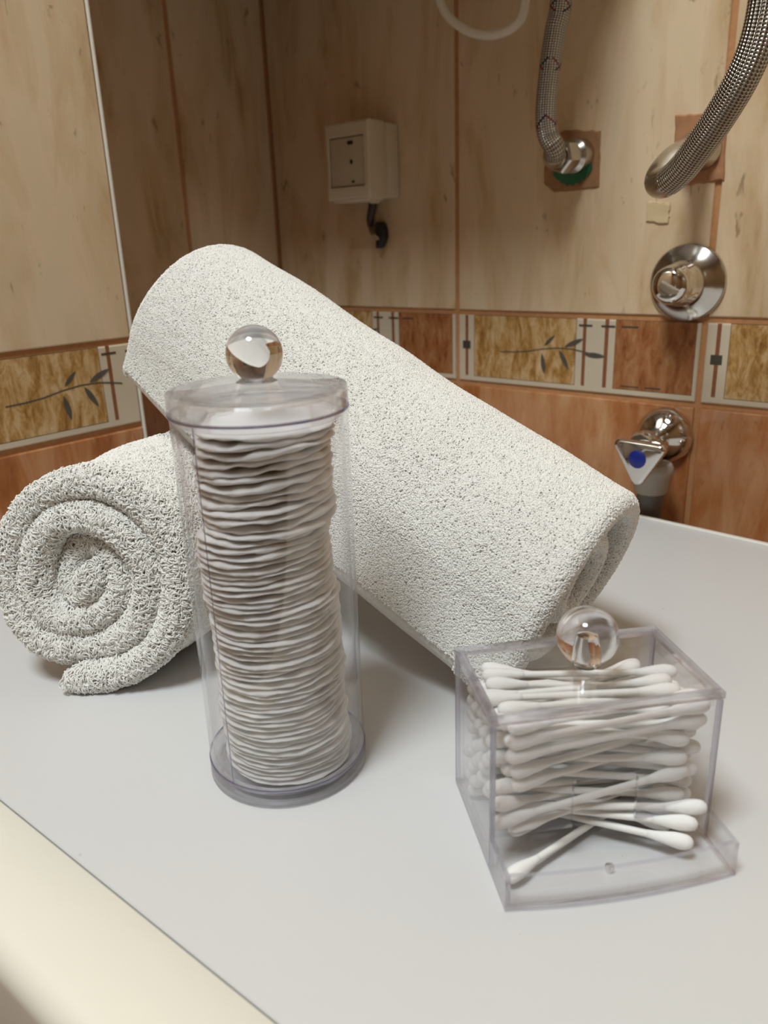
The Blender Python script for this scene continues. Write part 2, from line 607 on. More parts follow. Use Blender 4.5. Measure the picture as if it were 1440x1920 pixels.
fn = np.array([-fdir[1], fdir[0], 0])             # towards the wall
worktop = tag(empty('worktop', (0, .15, -.02)), 'white laminate worktop with a cream front strip, under the towels and clear containers', 'worktop')
base = np.array([0, .15, -.02])


def P(p, z):
    return (p[0] - base[0], p[1] - base[1], z - base[2])


f0, f1 = on_line(fa, fdir, XW0), on_line(fa, fdir, XW1)
b0, b1 = on_line(ba, bdir, XW0), on_line(ba, bdir, XW1)
m = MB()
g = .0006
top = [f0 + fn * g, f1 + fn * g, b1, b0]
m.loft([[P(p, -.05) for p in top], [P(p, -.0006) for p in top], [P(p + d * .0006, 0) for p, d in zip(top, (fn, fn, -fn, -fn))]])
m.build('top_panel', M['laminate'], worktop, smooth=False)
m = MB()
bn = np.array([-bdir[1], bdir[0], 0])
hb = .0016
q = [(0.0002, -.018), (.0046, -.018), (.0046, hb - .0008), (.0038, hb), (.0012, hb), (.0002, hb - .001)]
m.loft([[P(b0 + bn * s, z) for s, z in q], [P(b1 + bn * s, z) for s, z in q]])
m.build('edge_band', M['edge_band'], worktop, smooth=False)
# front strip with a rounded nose
m = MB()
prof = [(-.0004, -.05), (-.0004, .0000), (-.0010, .0005), (-.030, .0004)]
for k in range(1, 9):
    a = PI / 2 * k / 8
    prof.append((-.030 - .011 * math.sin(a), .0004 - .011 + .011 * math.cos(a)))
prof += [(-.041, -.05)]
m.loft([[P(f0 + fn * s, z) for s, z in prof], [P(f1 + fn * s, z) for s, z in prof]])
m.build('front_strip', M['strip'], worktop, angle=50)
m = MB()
body = [f0 - fn * .036, f1 - fn * .036, b1 - bn * .002, b0 - bn * .002]
m.loft([[P(p, FLOOR_Z) for p in body], [P(p, -.05) for p in body]])
m.build('cabinet_body', M['machine'], worktop, smooth=False)

# ------------------------------------------------------------------ towels
def wobble(Pn, seed, scale, amp, n=14):
    """smooth random displacement field"""
    r = np.random.RandomState(seed)
    out = np.zeros_like(Pn)
    for _ in range(n):
        k = r.normal(0, 1, 3) / scale
        out += r.normal(0, 1, 3)[None] * np.sin(Pn @ k + r.uniform(0, 2 * PI))[:, None]
    return out * amp / math.sqrt(n)


def rolled_towel(profile, thick, section, svals, end_shift, lift, seed, wob):
    """profile(n) -> 2D points of the middle of the sheet from the free hem inward; section(s) -> (origin, e_a, e_b, scale);
    end_shift(s, i, a, b) -> shift along the axis; returns vertices (rings, 2N, 3) and the 2D data"""
    Q = profile
    N = len(Q)
    T = np.gradient(Q, axis=0)
    T /= np.linalg.norm(T, axis=1)[:, None]
    Nn = np.stack([T[:, 1], -T[:, 0]], 1)          # outward
    rings = []
    h = thick / 2
    S = []
    for s, f in svals:
        o, ea, eb, ax, sc = section(s)
        hh = np.full(N, h * f)
        hh[0] *= .45
        hh[1] *= .8
        hh[-1] *= .5
        Q = profile.copy()
        if lift is not None:
            Q[:14, 1] += lift(s) * np.clip(-Q[:14, 1] / .05, 0, 1)
        outer = Q * sc + Nn * hh[:, None]
        inner = Q * sc - Nn * hh[:, None]
        ring = np.concatenate([outer, inner[::-1]])
        sh = end_shift(s, np.concatenate([np.arange(N), np.arange(N)[::-1]]), ring[:, 0], ring[:, 1])
        P3 = o + ring[:, :1] * ea + ring[:, 1:] * eb + sh[:, None] * ax
        rings.append(P3)
    V = np.array(rings)
    sh = V.shape
    V = V.reshape(-1, 3)
    for sc_, am in wob:
        V = V + wobble(V, seed + int(sc_ * 1e4), sc_, am)
    V = V.reshape(sh)
    R, W = sh[0], sh[1]
    F = []
    kinds = []
    for i in range(R - 1):
        for j in range(W):
            k = (j + 1) % W
            F.append((i * W + j, (i + 1) * W + j, (i + 1) * W + k, i * W + k))
            kinds.append((0, i, j))
    for i, end in ((0, 1), (R - 1, 2)):
        for j in range(N - 1):
            a, b, c, d = j, j + 1, W - 2 - j, W - 1 - j
            f = (i * W + a, i * W + b, i * W + c, i * W + d)
            F.append(f if i == 0 else f[::-1])
            kinds.append((end, i, j))
    return V, F, kinds, N


def pile(name, parent, V, F, want, length, radius, rng, lean, mat):
    """terry loops standing on the wanted faces: short bent hairs"""
    Vf = V.reshape(-1, 3)
    Fa = np.array([f for f, q in zip(F, want) if q > 0])
    dens = np.array([q for q in want if q > 0], float)
    A, B, C_, D_ = (Vf[Fa[:, k]] for k in range(4))
    nrm = np.cross(C_ - A, D_ - B)
    ar = np.linalg.norm(nrm, axis=1) / 2
    nrm /= (2 * ar[:, None] + 1e-12)
    cnt = rng.poisson(ar * dens)
    idx = np.repeat(np.arange(len(Fa)), cnt)
    n = len(idx)
    u, v = rng.rand(n, 1), rng.rand(n, 1)
    p = (A[idx] * (1 - u) + B[idx] * u) * (1 - v) + (D_[idx] * (1 - u) + C_[idx] * u) * v
    nn = nrm[idx]
    t = rng.normal(0, 1, (n, 3)) + lean(p)
    t -= nn * (t * nn).sum(1)[:, None]
    t /= np.linalg.norm(t, axis=1)[:, None] + 1e-9
    b = np.cross(nn, t) * rng.normal(0, .35, (n, 1))
    L = length(p)[:, None] * rng.uniform(.65, 1.25, (n, 1))
    pts = np.stack([p - nn * .0006, p + nn * .45 * L + (t * .10 + b * .3) * L, p + nn * .78 * L + (t * .38 + b * .6) * L,
                    p + nn * .62 * L + (t * .78 + b * .9) * L, p + nn * .22 * L + (t * .95 + b) * L], 1)
    pts[..., 2] = np.maximum(pts[..., 2], .0005)
    hc = bpy.data.hair_curves.new(name)
    hc.add_curves([5] * n)
    hc.attributes['position'].data.foreach_set('vector', pts.astype(np.float32).ravel())
    ra = hc.attributes.get('radius') or hc.attributes.new('radius', 'FLOAT', 'POINT')
    rr = np.tile(np.array([1, 1, 1.05, 1, .7]) * radius, (n, 1)) * rng.uniform(.75, 1.2, (n, 1))
    ra.data.foreach_set('value', rr.astype(np.float32).ravel())
    hc.materials.append(mat)
    o = link(name, hc, parent)
    o['kind'] = 'stuff'
    return o


def towel_object(name, V, F, mat, label, cat):
    me = bpy.data.meshes.new(name)
    Vf = V.reshape(-1, 3)
    me.from_pydata(Vf.tolist(), [], F)
    me.materials.append(mat)
    me.update()
    me.shade_smooth()
    return tag(link(name, me), label, cat)


def end_rings(lo, hi, mid, length, thick):
    """positions along the roll (0..1) and thickness factors, edges rounded at both ends"""
    e = thick * .5 / length
    a = [(lo + e * (1 - math.cos(t)), max(.28, math.sin(t))) for t in (0.2, .55, .95, 1.3, PI / 2)]
    a += [(lo + e * 2.2, 1), (lo + e * 3.5, 1)]
    b = [(lo + hi - s, f) for s, f in a][::-1]
    m_ = [(a[-1][0] + (b[0][0] - a[-1][0]) * k / mid, 1.0) for k in range(1, mid)]
    return a + m_ + b


# ---- left towel: a thick roll whose spiral end faces the camera
def spiral(phi0, turns, r0, pitch, core, n):
    ph = phi0 + np.linspace(0, turns * 2 * PI, n)
    r = r0 - pitch * (ph - phi0) / (2 * PI)
    return np.stack([np.maximum(r, core) * np.cos(ph), np.maximum(r, core) * np.sin(ph)], 1), ph


TR = .0105
R1 = at(388, 606, X=-.215)
R2 = at(1088, 1098, Z=.0560)
RAX = R2 - R1
RLEN = np.linalg.norm(RAX)
RAX = RAX / RLEN
REA = np.cross(RAX, [0, 0, 1.0])
REA /= np.linalg.norm(REA)                        # towards the camera side
REB = np.cross(REA, RAX)

TL = .0118                                        # sheet thickness, left towel
ALF = math.radians(106)
LAX = np.array([math.cos(ALF), math.sin(ALF), 0])
LEA = np.array([math.sin(ALF), -math.cos(ALF), 0])     # image right
LEB = np.array([0, 0, 1.0])
LC = at(158, 1078, Z=.0615)
LLEN = .235
sp, ph = spiral(math.radians(-62), 3.30, .0540, .0158, .0052, 150)
lay = (ph - ph[0]) / (2 * PI)
sp *= (1 + np.clip(lay - .6, 0, 1) * (.05 * np.sin(2 * ph + .6) + .03 * np.sin(3 * ph + 2.0)))[:, None]
sp += np.clip(lay - .9, 0, 1)[:, None] * np.array([[-.0025, -.0015]])
p0 = sp[0]
lead = np.array([[p0[0] - .031 + .031 * k / 9, p0[1] - .0068 * (1 - k / 9) ** 1.0 - .0015 * math.sin(PI * k / 9)] for k in range(9)])
prof_l = np.concatenate([lead, sp])
prof_l[:, 1] *= .985


def sec_left(s):
    return LC + LAX * (s * LLEN) + LEB * (.006 * s), LEA, LEB, LAX, 1.0 + .10 * s


def shift_left(s, i, a, b):
    e = max(0.0, 1 - s / .55)
    layer = np.clip((i - 9) / 150.0, 0, 1) * 3.72
    return -.017 * np.clip(1 - i / 34.0, 0, 1) * e + e * (.26 * a + .10 * b + .0045 * np.sin(layer * 2.4 + 1.0) - .004 * layer * (layer < 1) + .003 * np.sin(layer * 5.1))


V, F, kinds, N = rolled_towel(prof_l, TL, sec_left, end_rings(0, 1, 30, LLEN, TL), shift_left, None, 3, ((.03, .0013), (.012, .0007)))
V[..., 2] = np.where(V[..., 2] < .0035, .0035 - (.0035 - V[..., 2]) * .08, V[..., 2])
V[..., 2] = np.maximum(V[..., 2], .0024)
# the other roll lies on this one and presses it down
rel_ = V - R1
ss, aa, bb = rel_ @ RAX / RLEN, rel_ @ REA, rel_ @ REB
lim_c = -np.sqrt(np.maximum(.0665 ** 2 - aa ** 2, 0))
fb = -.0655 + .024 * np.clip(1 - ss / .5, 0, 1) ** 1.6
lim_f = np.where(aa < .066, fb, fb + (aa - .066) * 2.0)
lim = np.where(aa > 0, np.minimum(lim_f, np.where(np.abs(aa) < .0665, lim_c, 0)), np.where(np.abs(aa) < .0665, lim_c, 0))
push = np.maximum(bb - lim, 0) * ((aa > -.0665) & (aa < .10) & (ss > -.08) & (ss < 1.05))
V = V - push[..., None] * REB
left_towel = towel_object('rolled_towel', V, F, M['terry'], 'white terry towel roll with its spiral end facing out, left of the tall container', 'towel')
wantL = []
W2 = 2 * N
for (e, i, j), f in zip(kinds, F):
    q = 0.0
    if e == 1:
        q = 1.0
    elif e == 0:
        if i < 7:
            q = 1.0
        if j < 9 + 46 or j > W2 - 9 - 2:
            q = 1.0 if i < 26 else .8
    wantL.append(q * 2.2e6)
rngL = np.random.RandomState(11)
pile('terry_loops', left_towel, V, F, wantL, lambda p: .0018 + .0021 * np.exp(-np.maximum(0, ((p - LC) @ LAX) + .0) / .05), .00033, rngL,
     lambda p: np.array([[.2, -.2, -.9]]), M['loops'])

# ---- right towel: leans on the left one, lower end on the worktop
sp, ph = spiral(math.radians(2), 3.6, .0545, .0125, .004, 140)
p0 = sp[0]
lead = np.array([[p0[0] + .004 * (1 - k / 12) ** 2, p0[1] - .052 * (1 - k / 12)] for k in range(12)])
prof_r = np.concatenate([lead, sp])


def hem_lift(s):
    return .024 * max(0.0, 1 - s / .5) ** 1.6


def sec_right(s):
    return R1 + RAX * (s * RLEN), REA, REB, RAX, 1.0 - .06 * s


def shift_right(s, i, a, b):
    e1 = max(0.0, 1 - s / .4)
    e2 = max(0.0, (s - .6) / .4)
    layer = np.clip((i - 12) / 140.0, 0, 1) * 3.6
    return e2 * (.10 * a + .004 * np.sin(layer * 3.0) - .006 * np.minimum(layer, 1.0)) + e1 * (0.05 * b)


V, F, kinds, N = rolled_towel(prof_r, TR, sec_right, end_rings(0, 1, 40, RLEN, TR), shift_right, hem_lift, 8, ((.060, .0018), (.018, .0006)))
V[..., 2] = np.where(V[..., 2] < .0035, .0035 - (.0035 - V[..., 2]) * .05, V[..., 2])
V[..., 2] = np.maximum(V[..., 2], .0024)
right_towel = towel_object('rolled_towel', V, F, M['terry'], 'white terry towel roll leaning across the other roll, behind both clear containers', 'towel')
wantR = []
W2 = 2 * N
for (e, i, j), f in zip(kinds, F):
    q = 0.0
    if e in (1, 2):
        q = 1.0
    elif e == 0:
        if i < 4 or i > len(V) - 9:
            q = 1.0
        if 2 <= j < 12 + 40:
            q = 1.0
    wantR.append(q * 4.2e6)
pile('terry_loops', right_towel, V, F, wantR, lambda p: .0008 + .0005 * np.clip(((p - R1) @ RAX) / RLEN, 0, 1), .00029, np.random.RandomState(12),
     lambda p: np.array([[.1, -.1, -.5]]), M['loops'])

# ------------------------------------------------------------------ tall round container of cotton pads
RJ = .035
jar = tag(empty('pad_jar', (0, 0, 0)), 'tall clear round acrylic container holding a stack of cotton pads', 'container')
m = MB()
# base: solid foot with a stepped rim
m.lathe([(0, .0012), (.0305, .0012), (.0315, .0004), (.0343, .0004), (RJ, .0006), (RJ, .0072), (.0346, .0080), (.0338, .0082), (.0325, .0082), (.0318, .0082), (.0312, .0076), (.0308, .0046), (0, .0044)], 96, 0)
m.build('base', [M['foot']], jar, angle=30)
m = MB()
m.lathe([(.0342, .0080), (.0350, .0081), (.0350, .0086), (.0342, .0087)], 96, closed=True)
m.build('base_ring', M['lilac'], jar)
m = MB()
m.lathe([(.0328, .0086), (.0346, .0086), (.0346, .1606), (.0328, .1606)], 96, closed=True)
m.build('tube', M['acrylic'], jar, angle=30)
m = MB()
az = math.atan2(-.0336, .0085) - .15
sx, sy = math.cos(az), math.sin(az)
ring = [(sx * .03468 - sy * w_, sy * .03468 + sx * w_) for w_ in (-.00012, .00012)] + [(sx * .0344 + sy * w_ * -1, sy * .0344 + sx * w_) for w_ in (.00012, -.00012)]
m.loft([[(x, y, .0088) for x, y in ring], [(x, y, .1604) for x, y in ring]])
m.build('moulding_seam', M['lilac'], jar, smooth=False)
lid = MB()
lid.lathe([(.0305, .1580), (.0324, .1580), (.0324, .1615), (.0346, .1615), (RJ, .1620), (RJ, .1690), (.0346, .1697), (.030, .1701), (.020, .1712), (.008, .1726), (.0, .1728),
           (.0, .1700), (.008, .1698), (.020, .1685), (.0295, .1672), (.0305, .1660)], 96, 0, closed=True)
ld = lid.build('lid', [M['foot']], jar, angle=30)
m = MB()
m.lathe([(.0338, .1608), (.03515, .1608), (.03515, .1615), (.0338, .1615)], 96, closed=True)
m.build('lid_ring', M['lilac'], ld)
kz, kr = .1822, .0109
prof = [(.0, .1716), (.0080, .1717), (.0066, .1728), (.0061, .1734)]
for k in range(1, 25):
    a = -PI / 2 + PI * k / 24
    if kr * math.cos(a) > .0061 or a > 0:
        prof.append((max(0, kr * math.cos(a)), kz + kr * math.sin(a)))
m = MB()
m.lathe(prof, 64)
m.build('knob', M['glass'], ld)

# cotton pads: quilted soft discs
rng = random.Random(4)


def pad_mesh(seed):
    r = random.Random(seed)
    n, R0 = 72, .0276
    ph = [r.uniform(0, 2 * PI) for _ in range(10)]
    am = [r.uniform(.4, 1) for _ in range(10)]

    def wav(t):
        return .00055 * (am[0] * math.sin(2 * t + ph[0]) + .7 * am[1] * math.sin(3 * t + ph[1]) + .6 * am[2] * math.sin(5 * t + ph[2]) + .45 * am[3] * math.sin(9 * t + ph[3]) + .3 * am[7] * math.sin(17 * t + ph[7]))

    def rad(t):
        return R0 * (1 + .010 * math.sin(3 * t + ph[4]) + .008 * math.sin(7 * t + ph[5]) + .004 * math.sin(19 * t + ph[6]))

    def hh(t):
        return 1 + .35 * math.sin(4 * t + ph[8]) * am[8] + .25 * math.sin(11 * t + ph[9])
    rings = []
    for q, z in ((.0, -.5), (.55, -.5), (.86, -.48), (.95, -.36), (.985, -.15), (1.0, .0), (.985, .15), (.95, .36), (.86, .48), (.55, .5), (.0, .5)):
        ring = []
        for k in range(n):
            t = 2 * PI * k / n
            ring.append((q * rad(t) * math.cos(t), q * rad(t) * math.sin(t), z * hh(t) * .95 + wav(t) / .0026 * q ** 3))
        rings.append(ring)
    m_ = MB()
    m_.loft(rings[1:-1], caps=True)
    return m_.mesh('cotton_pad', M['cotton'], angle=80)


pads = [pad_mesh(k) for k in range(8)]
e_img = np.array([.7625, .647])                   # along the picture's horizontal
bands = [(.052, 'lowest bundle, on the base'), (.082, 'second bundle from the base'), (.118, 'middle bundle'), (.158, 'loose top bundle, under the lid')]
z = .0052
cur, k = 0, 0
offs = [(.010, .0008), (.030, -.0004), (.0405, -.0010), (.0415, .0002), (.060, -.0004), (.075, -.0008), (.0835, .0004), (.0845, -.0026), (.108, -.0030),
        (.1155, -.0022), (.117, .0008), (.135, .0000), (.146, .0000), (.1475, .0016), (.16, .0018)]
tilts = [(.006, .0), (.02, 1.2), (.05, 3.5), (.08, 4.0), (.11, 4.5), (.125, 5.5), (.145, 5.0), (.152, 2.0)]


def interp(tab, x):
    return float(np.interp(x, [a for a, b in tab], [b for a, b in tab]))


while True:
    th = interp([(.01, .00215), (.05, .0023), (.10, .0024), (.115, .0029), (.15, .0034)], z) * rng.uniform(.9, 1.12)
    tilt = math.radians(interp(tilts, z) + rng.uniform(-.5, .5))
    if z + th > .1568:
        break
    zc = z + th / 2
    o = link('cotton_pad', pads[rng.randrange(8)])
    off = interp(offs, zc) + rng.uniform(-.0005, .0005)
    back = rng.uniform(-.0006, .0008)
    loc = e_img * off + np.array([-.647, .7625]) * back
    o.scale = (1, 1, th * 1.04)
    Rm = Matrix.Rotation(tilt, 4, Vector((.647, -.7625, 0))) @ Matrix.Rotation(rng.uniform(-.010, .010), 4, 'X') @ Matrix.Rotation(rng.uniform(0, 2 * PI), 4, 'Z')
    o.matrix_world = Matrix.Translation((loc[0], loc[1], zc)) @ Rm @ Matrix.Diagonal((1, 1, th * 1.04, 1))
    nm = next(b for a, b in bands if zc < a or a == .158)
    tag(o, 'white round cotton pad in the tall container, %s' % nm, 'cotton pad', 'cotton pads in the %s' % nm)
    o_last = o
    if k == 0:
        o['label'] = 'white round cotton pad at the very bottom, flat on the container base'
        del o['group']
    z += th
    k += 1
plist = [o for o in COL.objects if o.name.startswith('cotton_pad')]
ORD = ['', '', 'second', 'third', 'fourth', 'fifth', 'sixth', 'seventh', 'eighth', 'ninth', 'tenth', 'eleventh', 'twelfth', 'thirteenth', 'fourteenth', 'fifteenth', 'sixteenth', 'seventeenth', 'eighteenth', 'nineteenth', 'twentieth']
for k in range(2, 13):
    plist[k - 1]['label'] = '%s cotton pad from the bottom of the stack in the tall container' % ORD[k]
    plist[-k]['label'] = '%s cotton pad from the top of the stack in the tall container' % ORD[k]
o_last['label'] = 'white round cotton pad on top of the stack, just under the lid'
del o_last['group']

# ------------------------------------------------------------------ box of cotton buds
BYAW = .8602
BW, BTD, BBD, BH, BTH = .0859, .0186, .0522, .0645, .0148
BT = BTD + BBD
box = tag(empty('bud_box', (.1236, -.0143, 0), BYAW), 'clear rectangular acrylic box with lid and front tray, filled with cotton buds', 'container')
wt = .0018


def sheet(m, a, b):
    """a flat acrylic plate: clear on the broad sides, lilac on the narrow ones"""
    dims = [b[i] - a[i] for i in range(3)]
    thin = dims.index(min(dims))
    k = len(m.f)
    m.box(a, b, 1)
    ax_of = [2, 2, 1, 0, 1, 0]
    for i in range(6):
        if ax_of[i] == thin:
            m.m[k + i] = 0


PM = [M['acrylic'], M['edge']]
# floor with the bowed front
m = MB()
n = 14
bow = lambda a: -.0032 * (1 - ((a - BW / 2) / (BW / 2)) ** 2)
pl = [(BW, BT), (0, BT)] + [(BW * k / n, bow(BW * k / n)) for k in range(n + 1)]
m.loft([[(x, y, .0004) for x, y in pl], [(x, y, .0020) for x, y in pl]])
for i in range(len(m.f) - 2):
    m.m[i] = 1
m.build('floor_plate', PM, box, smooth=False)
m = MB()
sheet(m, (0, BT - wt, .002), (BW, BT, BH - .0022))
m.build('back_plate', PM, box, smooth=False)
for x in (0, BW - wt):
    # side plate with the low tray cheek in front
    m = MB()
    out = [(0, .002), (BT - wt, .002), (BT - wt, BH - .0022), (BTD, BH - .0022), (BTD, BTH), (.0, BTH)]
    m.loft([[(x, y, z_) for y, z_ in out], [(x + wt, y, z_) for y, z_ in out]])
    for i in range(len(out)):
        m.m[i] = 1
    m.build('side_plate', PM, box, smooth=False)
# front plate with the notch
m = MB()
nl, nr, nz, fz = .0311, .0556, .0346, .0152
out = [(wt, fz), (nl, fz), (nl, nz - .001), (nl + .001, nz), (nr - .001, nz), (nr, nz - .001), (nr, fz), (BW - wt, fz), (BW - wt, BH - .0022), (wt, BH - .0022)]
m.loft([[(x, BTD, z_) for x, z_ in out], [(x, BTD + wt, z_) for x, z_ in out]])
for i in range(len(out)):
    m.m[i] = 1
m.build('front_plate', PM, box, smooth=False)
# tray lip
m = MB()
k0 = len(m.f)
inn = [(wt + (BW - 2 * wt) * k / n, bow(wt + (BW - 2 * wt) * k / n) + .0004) for k in range(n + 1)]
outl = inn + [(x, y + wt) for x, y in inn[::-1]]
m.loft([[(x, y, .002) for x, y in outl], [(x, y, BTH) for x, y in outl]])
m.m[-1] = m.m[-2] = 1
m.build('tray_lip', PM, box, smooth=False)
m = MB()
m.lathe([(0, .0034), (.0014, .0033), (.0018, .0028), (.0018, .0020)], 20, origin=(.0428, .0105, 0))
m.build('moulding_nub', M['glass'], box)
# corner beads (thicker corners catch the light)
for x, y, z1 in ((.0009, BTD + .0009, BH - .003), (BW - .0009, BTD + .0009, BH - .003), (.0009, BT - .0009, BH - .003), (BW - .0009, BT - .0009, BH - .003)):
    m = MB()
    m.box((x - .0009, y - .0009, .002), (x + .0009, y + .0009, z1), bevel=.0003)
    m.build('corner', M['edge'], box, angle=30)
# lid
lidb = MB()
y0, y1 = BTD - .0003, BT + .0003
x0, x1 = -.0003, BW + .0003


def frame(m, xa, xb, ya, yb, w_, za, zb, mat):
    m.box((xa, ya, za), (xb, ya + w_, zb), mat)
    m.box((xa, yb - w_, za), (xb, yb, zb), mat)
    m.box((xa, ya + w_, za), (xa + w_, yb - w_, zb), mat)
    m.box((xb - w_, ya + w_, za), (xb, yb - w_, zb), mat)


sheet(lidb, (x0 + .0034, y0 + .0034, BH - .0012), (x1 - .0034, y1 - .0034, BH + .0004))
lo = lidb.build('lid', PM, box, smooth=False)
m = MB()
frame(m, x0, x1, y0, y1, .0032, BH - .0020, BH + .0006, 0)
m.build('lid_rim', M['rim'], lo, smooth=False)
m = MB()
frame(m, wt + .0003, BW - wt - .0003, BTD + wt + .0003, BT - wt - .0003, .0013, BH - .0062, BH - .0021, 0)
m.build('lid_skirt', M['acrylic'], lo, smooth=False)
kz, kr = BH + .0128, .0116
prof = [(.0, kz + .001), (.0026, kz + .0002), (.0032, kz - .003), (.0034, BH + .0009), (.0050, BH + .0009), (.0051, BH + .0026)]
for k in range(1, 25):
    a = -PI / 2 + PI * k / 24
    if kr * math.cos(a) > .0054 or a > 0:
        prof.append((max(0, kr * math.cos(a)), kz + kr * math.sin(a)))
m = MB()
m.lathe(prof, 64, origin=(.0457, .0470, 0))
m.build('knob', M['glass'], lo)

# cotton buds: the four that stick out of the slot come first
BUDS = [[83,478,88,747,97,78],[62,401,138,778,134,130],[80,314,185,832,171,170],[30,94,50,712,441,50],[103,497,48,836,286,101],[22,457,224,733,234,48],[111,560,48,811,250,48],[23,424,289,744,510,48],[23,636,93,782,538,101],[23,586,48,784,658,48],[82,449,143,826,274,153],[28,387,206,773,250,104],[91,502,157,836,354,69],[73,521,95,836,504,149],[99,481,219,836,629,75],[79,658,48,836,546,48],[23,341,257,777,239,180],[84,234,132,836,352,203],[23,234,259,748,428,114],[117,374,247,836,609,130],[23,564,106,782,642,162],[23,589,155,780,658,240],[23,234,176,777,234,303],[77,315,349,828,284,203],[125,342,300,836,497,65],[23,658,186,774,529,259],[75,541,181,836,616,210],[86,658,138,836,520,201],[95,449,316,836,264,269],[39,272,307,779,391,153],[23,619,227,752,386,221],[86,613,283,825,429,210],[59,658,248,821,585,262],[130,658,317,836,424,139],[23,397,336,770,234,354],[96,508,329,834,320,249],[23,490,271,788,478,271],[23,537,219,769,516,389],[23,541,291,787,579,316],[91,658,371,836,496,312],[90,234,329,836,404,308],[84,377,430,836,318,302],[23,311,414,764,426,264],[23,445,360,766,612,429],[27,622,402,765,440,316],[23,595,342,785,644,289],[75,282,493,836,305,416],[23,438,575,782,344,575],[23,489,549,784,416,575],[23,560,413,782,465,416],[113,412,397,836,657,340],[80,658,429,836,559,365],[66,234,455,829,234,517],[76,337,523,836,272,470],[23,503,418,782,407,421],[23,597,529,737,324,500],[79,537,575,836,441,522],[83,600,575,836,468,575],[23,298,575,771,239,427],[23,329,463,787,357,445],[134,561,344,836,258,371],[98,379,479,836,573,423],[75,493,470,836,526,545],[23,600,470,782,658,393],[74,234,513,836,234,575],[74,234,575,836,297,575],[74,355,575,836,390,524],[23,413,438,761,609,483],[96,625,524,836,442,464],[72,658,485,836,658,449],[84,234,389,836,377,389],[91,277,435,836,430,355],[23,452,502,786,401,474],[23,367,527,749,607,537],[95,658,575,836,502,465],[23,538,466,777,658,513]]
LB = .0765
m = MB()
m.lathe([(0, -.0265), (.00135, -.0265), (.00135, .0265), (0, .0265)], 10)
stick_me = m.mesh('stick', M['paper'])
tips = []
for sd in range(4):
    r = random.Random(sd)
    m = MB()
    rings = []
    for d, q in ((.0000, .0004), (.0004, .0014), (.0012, .0022), (.0026, .0027), (.0046, .0029), (.0070, .0028), (.0095, .0024), (.0120, .00195), (.0145, .0016), (.0165, .00142)):
        rings.append([(q * (1 + r.uniform(-.05, .05)) * math.cos(2 * PI * k / 14), q * (1 + r.uniform(-.05, .05)) * math.sin(2 * PI * k / 14), LB / 2 - d) for k in range(14)])
    m.loft(rings[::-1])
    tips.append(m.mesh('cotton_tip', M['cotton'], angle=80))
zmax = max(q[2] + q[5] for q in BUDS)
bx = Matrix.Translation((.1236, -.0143, 0)) @ Matrix.Rotation(BYAW, 4, 'Z')
outl_ = ['cotton bud sticking out lowest of the three at the right of the tray slot', 'cotton bud sticking out between two others at the right of the slot',
         'cotton bud sticking out topmost of the three at the right of the slot', 'cotton bud poking into the tray at the lower left of the slot']


def place_bud(i, q):
    a, b = Vector(q[:3]) / 1e4, Vector(q[3:]) / 1e4
    c = (a + b) / 2
    rot = (b - a).to_track_quat('Z', 'Y').to_matrix().to_4x4()
    root = empty('cotton_bud', (0, 0, 0))
    root.matrix_world = bx @ Matrix.Translation(c) @ rot
    link('stick', stick_me, root)
    link('cotton_tip', tips[i % 4], root)
    t_ = link('cotton_tip', tips[(i + 1) % 4], root)
    t_.rotation_euler = (PI, 0, 0)
    return root, c


faced = []
for i, q in enumerate(BUDS):
    root, c = place_bud(i, q)
    if i < 4:
        tag(root, outl_[i], 'cotton bud')
    else:
        front = c.y < .0345
        if c.y < .0315:
            faced.append((c.z, root))
        lev = 'low' if c.z < .022 else 'middle' if c.z < .040 else 'top'
        where = ('front' if front else 'back')
        txt = {'low': 'near the floor', 'middle': 'halfway up', 'top': 'near the lid'}[lev]
        tag(root, 'white cotton bud lying %s in the %s half of the clear box' % (txt, where), 'cotton bud', 'cotton buds %s in the %s half of the box' % (txt, where))

faced.sort(key=lambda p_: -p_[0])
for k, (z_, root) in enumerate(faced[:20]):
    root['label'] = '%s cotton bud from the top among those lying against the front plate' % ('uppermost' if k == 0 else ORD[k + 1]) if k else 'uppermost cotton bud lying against the front plate of the box'

# ------------------------------------------------------------------ things on the back wall
# socket
xr = at(752, 292, Y=D)[0]
Yf = at(692, 295, X=xr)[1]
Ys = at(727, 295, X=xr)[1]
xl = at(610, 295, Y=Yf)[0]
zt = at(690, 221, Y=Yf)[2]
zb = at(700, 371, Y=Yf)[2]
sk = tag(empty('wall_socket', ((xl + xr) / 2, D - .002, (zt + zb) / 2)), 'ivory surface mounted power socket on the dark left part of the tiled wall', 'socket')
hw, hh_ = (xr - xl) / 2, (zt - zb) / 2
m = MB()
m.box((-hw + .0008, Ys - D + .0012, -hh_ + .0008), (hw - .0008, 0, hh_ - .0008), bevel=.0025)
m.build('back_box', M['ivory'], sk)
m = MB()
m.box((-hw, Yf - D + .0065, -hh_), (hw, Ys - D, hh_), bevel=.0022)
fr = .0095
xa, xb, za, zb_ = -hw + .0048, hw - .0068, -hh_ + .012, hh_ - .0125
y0_, y1_ = Yf - D + .0085, Yf - D + .002


def rr(x0_, x1_, z0_, z1_, y_):
    return [(x0_, y_, z0_), (x1_, y_, z0_), (x1_, y_, z1_), (x0_, y_, z1_)]


